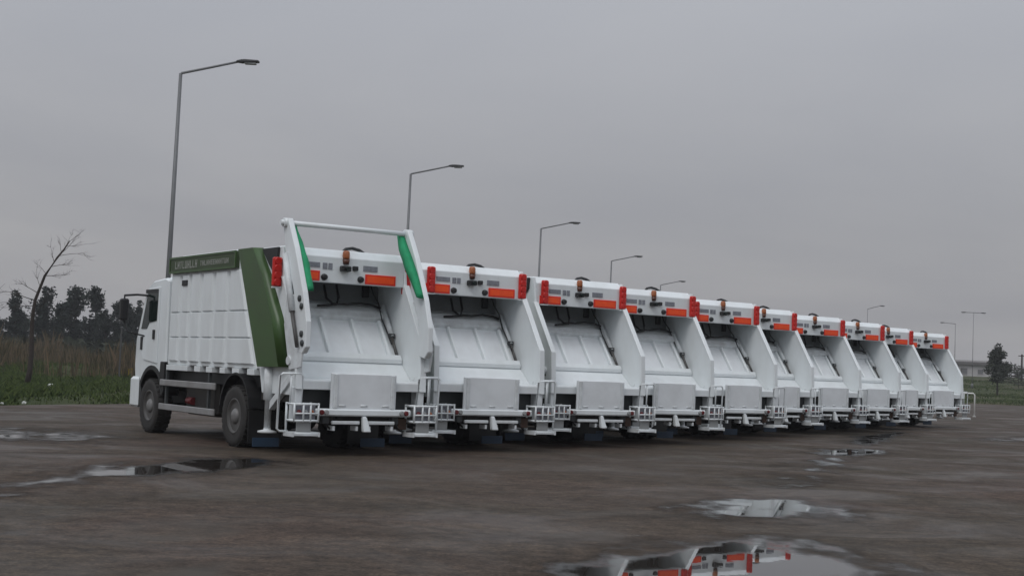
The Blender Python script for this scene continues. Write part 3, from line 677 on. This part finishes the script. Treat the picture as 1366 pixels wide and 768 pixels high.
# ------------------------------------------------------------------ street lamps
def street_lamp(x, y, h, rz, label, arm=1.62, rise=.40, double=False, lean=0.0, thick=1.0):
    z0 = max(0, hgt(x, y))
    T = empty('street_lamp', (x, y, z0), rz); T.rotation_euler = (0, lean, rz)
    h = h - z0
    p = MB().tube([(0,0,0),(0,0,h*.5),(0,0,h)], .085*thick, 10, .048*thick)
    p.lathe([(0,.16),(.5,.14),(.55,.09)], (0,0,0), 'z', 10)
    p.build('pole', GALV, T)
    for sx in ((1, -1) if double else (1,)):
        MB().tube([(0,0,h-.04),(sx*.03,0,h+.01),(sx*arm*.5,0,h+rise*.5),(sx*arm,0,h+rise)], .04, 8, .032).build('arm', GALV, T)
        hx = sx*arm; hz = h + rise
        hd = MB().hexa([(hx-sx*.08,-.05,hz-.03),(hx-sx*.08,.05,hz-.03),(hx-sx*.08,.05,hz+.03),(hx-sx*.08,-.05,hz+.03)],
                       [(hx+sx*.12,-.12,hz-.04),(hx+sx*.12,.12,hz-.04),(hx+sx*.12,.12,hz+.06),(hx+sx*.12,-.12,hz+.06)])
        hd.hexa([(hx+sx*.12,-.12,hz-.04),(hx+sx*.12,.12,hz-.04),(hx+sx*.12,.12,hz+.06),(hx+sx*.12,-.12,hz+.06)],
                [(hx+sx*.56,-.10,hz-.01),(hx+sx*.56,.10,hz-.01),(hx+sx*.56,.09,hz+.05),(hx+sx*.56,-.09,hz+.05)])
        h1 = hd.build('lamp_head', LAMPH, T, .02)
        MB().box(min(hx+sx*.16,hx+sx*.48), max(hx+sx*.16,hx+sx*.48), -.08, .08, hz-.07, hz-.025).build('lamp_lens', LENSG, h1, .01)
    tag(T, label, 'street lamp', 'street lamps'); return T
LP = [(-9.54,39.3),(-4.44,58.35),(1.40,79.0),(6.84,100.0),(12.94,124.8)]
for (x, y), lb in zip(LP, ('tallest and nearest street lamp, rising behind the cab of the left end truck',
    'street lamp whose arm shows above the right green strap of the arch truck', 'street lamp rising behind the second and third trucks from the left',
    'street lamp rising behind the third truck, smaller than the one above the second', 'smallest street lamp of the receding line, just over the fourth truck')):
    street_lamp(x, y, 9.3, R(-2), lb, lean=R(.55))
street_lamp(42.9, 171.3, 10.3, R(10), 'faint far street lamp with one arm above the eighth truck', arm=1.6, rise=.45, thick=.6)
street_lamp(60.6, 194.0, 9.9, R(185), 'faint far street lamp with one left arm beside the last truck', arm=1.6, rise=.1, thick=.6)
street_lamp(55.4, 170.5, 10.3, R(4), 'faint far street lamp with two arms left of the lone dark tree', arm=.95, rise=.0, double=True, thick=.45)

# ------------------------------------------------------------------ vegetation
def leaves(mb, pts, size, rnd, flat=0.35):
    for p in pts:
        s = size * rnd.uniform(.6, 1.35)
        a = Vector((rnd.gauss(0,1), rnd.gauss(0,1), rnd.gauss(0,1)*.6)).normalized(); b = a.cross(Vector((rnd.gauss(0,1), rnd.gauss(0,1), rnd.gauss(0,1)))).normalized()
        p = Vector(p)
        mb.add([p - a*s*.5 - b*s*.28, p + b*s*-.30 + a*s*.1, p + a*s*.62, p + b*s*.30 - a*s*.1], [(0,1,2,3)])
def evergreen(x, y, h, w, seed, label, kind='cone', m=PINE, n=3300, name='evergreen_tree', cat='tree', group='trees'):
    rnd = random.Random(seed); z0 = hgt(x, y) - .05
    T = empty(name, (x, y, z0)); tk = MB()
    lean = rnd.uniform(-.3, .3)
    tk.tube([(0,0,0),(lean*.4,0,h*.5),(lean,0,h*.96)], .16*h/8, 8, .03)
    limbs = []
    for k in range(16):
        t = rnd.uniform(.14, .95) if kind != 'lone' else (rnd.uniform(.34, .62) if k < 11 else rnd.uniform(.65, .93)); a = rnd.uniform(0, 2*math.pi)
        if kind == 'lone': rr = w*.5*(rnd.uniform(.55, 1.0) if k < 11 else rnd.uniform(.15, .42))
        elif kind == 'cone': rr = w*.5*(1.06 - t)*rnd.uniform(.75, 1.2) + .25
        else: rr = w*.5*(.45 + .75*math.sin(math.pi*min(1, max(0.05, (t-.02))))**.8)*rnd.uniform(.65, 1.15)
        b = Vector((lean*t, 0, h*t*.92)); e = b + Vector((math.cos(a)*rr, math.sin(a)*rr, rnd.uniform(.05,.22)*h*(.5 if kind != 'lone' else .3)))
        limbs.append((b, e)); tk.tube([b, b.lerp(e, .55) + Vector((0,0,-.05)), e], .05, 5, .015)
    tk.build('trunk', BARK, T)
    cl = []
    for b, e in limbs:
        for q in range(3): cl.append((b.lerp(e, rnd.uniform(.35, 1.05)), rnd.uniform(.07, .13)*h*(.8 if kind == 'cone' else 1)))
    for k in range(14):
        t = rnd.uniform(.08, 1.0) if kind != 'lone' else rnd.uniform(.36, 1.0); cl.append((Vector((lean*t + rnd.gauss(0,.08)*w*(1.1-t), rnd.gauss(0,.08)*w, h*t)), rnd.uniform(.05, .09)*h))
    pts = []
    for k in range(n):
        c, r = rnd.choice(cl); d = Vector((rnd.gauss(0,1), rnd.gauss(0,1), rnd.gauss(0,1))).normalized() * r * rnd.uniform(.2, 1.0)**.6
        d.z *= 1.15; pts.append(c + d)
    mb = MB(); leaves(mb, pts, .035*h + .06, rnd); mb.build('crown', m, T)
    tag(T, label, cat, group); return T
def at(px, D):          # point on the sight line column px at distance D (used for far planting only)
    return (px - 683) / F_PX * D
EV = [(4,150,4.2,2.4,'bush'),(22,152,7.0,2.2,'cone'),(39,158,4.6,2.2,'bush'),(58,150,7.4,2.3,'bush'),(71,163,4.4,2.0,'bush'),(82,149,6.2,1.5,'cone'),(101,152,7.6,2.1,'bush'),(117,165,4.8,2.0,'bush'),(131,155,7.8,1.9,'cone'),(145,150,5.2,1.9,'bush'),(157,156,6.4,1.6,'cone'),(171,151,6.0,2.0,'bush'),(188,158,6.6,2.0,'cone')]
EL = ['low dark evergreen bush tree at the left picture edge','pointed dark evergreen second from the left picture edge','dark bushy tree right behind the bare leaning trunk, lower of the two there',
 'dark evergreen with a broad top just right of the bare leaning trunk','low dark tree in the gap right of the broad evergreen','narrow pointed evergreen in the middle gap of the tree line','tall full evergreen left of the tallest one',
 'lower dark tree between the two tallest evergreens','tallest evergreen in the line, left of the truck mirror','low dark bush tree right of the tallest evergreen','pointed evergreen just left of the truck mirror','bushy dark tree right behind the truck mirror','dark evergreen partly hidden behind the truck cab']
for i, ((px, D, h, w, k), lb) in enumerate(zip(EV, EL)):
    evergreen(at(px, D), D, h, w, 100 + i, lb, k, group='evergreens beyond the reeds')
LT = evergreen(51.4, 150, 5.3, 3.7, 41, 'lone dark tree with a narrow top on the grass at the right edge', 'lone', PINE2, 4200, 'round_tree')
# upper tuft of the lone tree leans left
for i, (px, D, h, w) in enumerate(((1352,190,2.6,7),(1362,175,2.2,5),(1385,195,2.8,8))):
    T = evergreen(at(px, D), D, h, w, 300 + i, ('low grey green hedge right of the lone dark tree', 'lower hedge clump at the right picture edge', 'hedge clump at the outer right edge of the field')[i], 'bush', HEDGE, 1100, 'hedge', 'hedge', 'hedges at the right')

# bare leaning tree
def bare_tree(x, y):
    rnd = random.Random(12); z0 = hgt(x, y) - .05; T = empty('bare_tree', (x, y, z0))
    path = [Vector(p) for p in ((-.0,0,0),(.08,0,.6),(.10,.05,1.3),(.06,.05,2.25),(.08,0,2.9),(.14,0,3.45),(.44,.1,4.45),(.88,.15,5.2),(1.12,.2,5.55),(1.33,.2,5.9))]
    tk = MB(); tk.tube(path, .12, 9, .02); tk.build('trunk', BARK, T)
    tw = MB()
    def branch(p, d, L, r, lev):
        q = p; pts = [p]
        for k in range(4):
            d = (d + Vector((rnd.gauss(0,.16), rnd.gauss(0,.16), rnd.gauss(0,.10) + .05))).normalized(); q = q + d*L/4; pts.append(q)
        tw.tube(pts, r*.7, 5, r*.25)
        if lev < 2:
            for k in range(4 if lev == 0 else 3):
                t = rnd.randint(1, 4); dd = (d + Vector((rnd.gauss(0,.6), rnd.gauss(0,.6), rnd.gauss(0,.35)))).normalized()
                branch(pts[t], dd, L*rnd.uniform(.35,.6), r*.5, lev + 1)
    for (i, t, d, L, r) in ((5,.0,(-1,.1,.30),1.3,.030),(5,.3,(-.9,-.3,.55),.95,.022),(4,.6,(-1,.2,-.02),1.2,.024),(5,.55,(-.6,.4,.8),.75,.018),(6,.1,(-.55,.2,.8),.6,.015),(6,.0,(.9,.2,.10),1.0,.022),(6,.5,(.9,-.3,.15),.9,.02),(6,.75,(-.4,.3,.9),.75,.018),
                            (7,.2,(.95,.1,.35),1.0,.018),(7,.5,(.8,-.2,.55),.9,.016),(7,.6,(-.1,.2,1),.6,.014),(8,.1,(.3,.2,.9),.6,.014),(8,.4,(.9,.1,.1),.9,.014),(3,.7,(.5,.4,.6),.7,.016),(8,.8,(.7,.1,.7),.6,.012)):
        branch(path[i].lerp(path[i+1], t), Vector(d).normalized(), L, r, 0)
    tw.build('branches', BARK, T)
    tag(T, 'bare leaning tree with thin twigs on the grass at the left', 'tree')
bare_tree(-19.2, 57.0)
# a thinner bare twig tree at the very left edge
def twig_shrub(x, y, h, label, lean, seed, group=None):
    rnd = random.Random(seed); T = empty('bare_sapling', (x, y, hgt(x, y) - .05)); mb = MB()
    top = Vector((lean*h, 0, h)); mb.tube([(0,0,0), top*.5 + Vector((.1,0,0)), top], .035, 6, .01)
    mb.build('stem', BARK, T); tw = MB()
    for k in range(9):
        t = rnd.uniform(.35, .95); p = top*t; d = Vector((rnd.gauss(0,.7), rnd.gauss(0,.7), rnd.uniform(.3,1))).normalized(); L = rnd.uniform(.4, .9)
        tw.tube([p, p + d*L*.5 + Vector((0,0,.04)), p + d*L], .012, 4, .004)
    tw.build('twigs', BARK, T); tag(T, label, 'sapling', group)
twig_shrub(-20.6, 57.5, 3.9, 'thin bare sapling cut by the left picture edge', -.10, 5)

# grass, reeds
rnd = random.Random(21)
mb = MB()
def blade(mb, x, y, z, h, w, rnd, droop=.35):
    a = rnd.uniform(0, math.pi); dx, dy = math.cos(a)*w*.5, math.sin(a)*w*.5
    lx, ly = rnd.gauss(0, droop)*h, rnd.gauss(0, droop)*h
    mb.add([(x-dx,y-dy,z),(x+dx,y+dy,z),(x+dx*.7+lx*.4,y+dy*.7+ly*.4,z+h*.6),(x+lx,y+ly,z+h)], [(0,1,2),(0,2,3)])
k = 0
while k < 42000:
    y = 36 + 62 * rnd.random()**1.5; x = rnd.uniform(-.40*y - 2, -.20*y + 3)
    d = lot_dist(x, y)
    if d < .25 or d > 45: continue
    c = mnoise.noise(Vector((x*.35, y*.22, 5)))
    if c < -.12 and rnd.random() < .8: continue
    h = (.10 + .28*max(0, c + .3)) * rnd.uniform(.6, 1.5) * (1 if d > 1 else .6)
    blade(mb, x, y, hgt(x, y) - .02, h, .05, rnd, .5); k += 1
k = 0
while k < 16000:
    y = rnd.uniform(108, 200); x = rnd.uniform(.29*y, .42*y)
    d = lot_dist(x, y)
    if d < .8: continue
    c = mnoise.noise(Vector((x*.12, y*.12, 8)))
    if c < -.1 and rnd.random() < .8: continue
    blade(mb, x, y, hgt(x, y) - .03, rnd.uniform(.08, .24), .10, rnd, .5); k += 1
tag(mb.build('grass', GRASSM), 'short rough green grass on the verges beyond the paved lot', 'grass', kind='stuff')
mb = MB(); k = 0
while k < 15000:
    y = 68 + 50*rnd.random()**.8; x = rnd.uniform(-.42*y, -.12*y)
    c = mnoise.noise(Vector((x*.22, y*.1, 2)))
    if rnd.random() > .42 + 1.7*c: continue
    c2 = mnoise.noise(Vector((x*.55, y*.25, 11)))
    blade(mb, x, y, hgt(x, y) - .05, rnd.uniform(.35, 1.25) * max(.3, .95 + 1.3*c + .9*c2), .042, rnd, .13); k += 1
tag(mb.build('reeds', REEDM), 'reddish brown dry reeds in front of the dark evergreens', 'reeds', kind='stuff')
# dark undergrowth at the foot of the evergreens
mb = MB(); pts = []
for k in range(8000):
    y = rnd.uniform(124, 142); x = rnd.uniform(-.42*y, -.20*y)
    pts.append((x, y, hgt(x, y) + 2.3*rnd.random()**1.2*(.75 + .5*mnoise.noise(Vector((x*.3, 0, 1))))))
leaves(mb, pts, .6, rnd); tag(mb.build('undergrowth', PINE2), 'dark low undergrowth below the evergreen line', 'undergrowth', kind='stuff')
# yellow flowering bush
def small_bush(name, x, y, w, h, m, label, cat, seed, n=500, size=.16):
    r_ = random.Random(seed); T = empty(name, (x, y, hgt(x, y) - .03)); st = MB()
    for k in range(9):
        a = r_.uniform(0, 6.28); st.tube([(0,0,0),(math.cos(a)*w*.2,math.sin(a)*w*.2,h*.5),(math.cos(a)*w*.4,math.sin(a)*w*.4,h*.9)], .015, 4, .005)
    st.build('stems', BARK, T); mb2 = MB(); pp = []
    for k in range(n):
        a = r_.uniform(0, 6.28); q = r_.random()**.5
        pp.append((math.cos(a)*q*w*.5, math.sin(a)*q*w*.5, h*(.25 + .8*r_.random()*(1 - .6*q*q))))
    leaves(mb2, pp, size, r_); mb2.build('flowers' if 'flower' in name else 'foliage', m, T); tag(T, label, cat)
small_bush('flowering_bush', -19.6, 75, 1.7, .62, YELM, 'yellow flowering bush beside the front of the left truck', 'bush', 4)
small_bush('brown_bush', 50.2, 132, 1.6, .9, REEDM, 'small brown dead bush below the lone dark tree', 'bush', 6, 400, .2)
# thin post seen under the mirror
T = empty('marker_post', (-19.08, 70, hgt(-19.08, 70) - .02)); MB().box(-.035, .035, -.035, .035, 0, 2.7).build('post', mat('weathered_concrete', (.075,.075,.075), .85, var=.15), T, .01)
MB().box(-.05, .05, -.05, .05, 2.7, 2.74).build('cap', GALV, T); tag(T, 'thin grey post in the verge below the truck mirror', 'post')
# litter
LIT = mat('litter_plastic', (.45,.46,.43), .5)
for i, (x, y, s, lb) in enumerate(((-16.0,50.0,.13,'largest scrap of white litter, lying in the grass right of the bare trunk'),(-12.95,38.3,.07,'white litter scrap at the pavement edge, right one of two'),(-13.25,37.5,.05,'small pale litter scrap at the pavement edge, left one of two'))):
    r_ = random.Random(i); me = bpy.data.meshes.new('litter'); bm = bmesh.new(); bmesh.ops.create_icosphere(bm, subdivisions=2, radius=s)
    for v in bm.verts: v.co *= r_.uniform(.65, 1.15); v.co.z = max(-.4*s, v.co.z)*.75
    bm.to_mesh(me); bm.free(); me.materials.append(LIT); o = bpy.data.objects.new('litter', me); COL.objects.link(o)
    o.location = (x, y, max(0, hgt(x, y)) + .3*s + (.12 if i == 0 else .02)); tag(o, lb, 'litter', 'white litter on the verge')

# ------------------------------------------------------------------ far right: building, wall, hoop, post
BW = mat('far_render', (.40,.385,.385), .8, var=.08); BR_ = mat('far_roof', (.10,.092,.088), .8, var=.1)
FARG = mat('dusty_glass', (.13,.13,.135), .3)  # glass toned pale so the far windows stay faint
gz = hgt(96, 300)
B = empty('low_building', (96, 300, gz - .2))
MB().box(-12, 9, 0, 11, 0, 3.1).build('wall', BW, B, .03)
MB().prism([(-12.5,3.1),(9.5,3.1),(9.3,3.75),(-12.3,3.75)], -.6, 11.5, 'y').build('roof', BR_, B, .03)
MB().box(-12.0, 9.0, .4, 10.5, 3.76, 4.15).build('parapet', BW, B, .03)
for k in range(6):
    x = -10.6 + k*3.3
    w = MB().box(x, x+1.1, -.06, .02, 1.25, 2.2).build('window', FARG, B)
    MB().box(x-.08, x+1.18, -.12, -.05, 1.15, 1.24).build('sill', BW, w)
MB().box(-1.0, .4, -.05, .03, .2, 2.4).build('door', BR_, B)
tag(B, 'low pale building with a dark roof band behind the last truck', 'building')
zw = hgt(88, 255)
W = empty('low_wall', (86, 252, zw - .1)); MB().box(-14, 9, -.12, .12, 0, .45).build('wall_face', BW, W, .02); MB().box(-14.05, 9.05, -.17, .17, .451, .55).build('coping', mat('pale_coping', (.62,.61,.60), .8), W, .02)
tag(W, 'long low pale wall across the grass in front of the building', 'wall')
hp = empty('pipe_hoop', (22.2, 69.3, 0)); WP = mat('white_pipe', (.72,.72,.70), .5)
MB().tube([(-.55,.1,0),(-.55,.1,1.06),(-.50,.1,1.13),(.38,0,1.13),(.45,0,1.06),(.45,0,0)], .035, 8).build('pipe', WP, hp)
MB().lathe([(0,.09),(.02,.09),(.025,.04)], (.45,0,.002), 'z', 10).build('base_plate', WP, hp)
MB().lathe([(0,.09),(.02,.09),(.025,.04)], (-.55,.1,.002), 'z', 10).build('base_plate', WP, hp)
tag(hp, 'white pipe hoop barrier on the pavement right of the last truck', 'barrier')
pp = empty('utility_post', (71.9, 200, hgt(71.9, 200) - .1)); MB().tube([(0,0,0),(0,0,4.0)], .16, 8, .12).build('post', BARK, pp); MB().box(-.5,.5,-.06,.06,3.7,3.82).build('cross_bar', BARK, pp)
tag(pp, 'dark wooden utility post at the right picture edge', 'post')

# ------------------------------------------------------------------ air
hm = bpy.data.materials.new('haze'); hm.use_nodes = True; hn = hm.node_tree.nodes; hn.clear()
ho = hn.new('ShaderNodeOutputMaterial'); hv = hn.new('ShaderNodeVolumePrincipled'); hv.inputs['Color'].default_value = (.86, .87, .90, 1); hv.inputs['Density'].default_value = 0.0005
hm.node_tree.links.new(hv.outputs[0], ho.inputs['Volume'])
zmin = -8.0
hz_o = MB().box(-3200, 3200, -2000, 4200, zmin, 14.0).build('haze', hm); tag(hz_o, 'thin damp air over the whole lot', 'haze', kind='stuff')
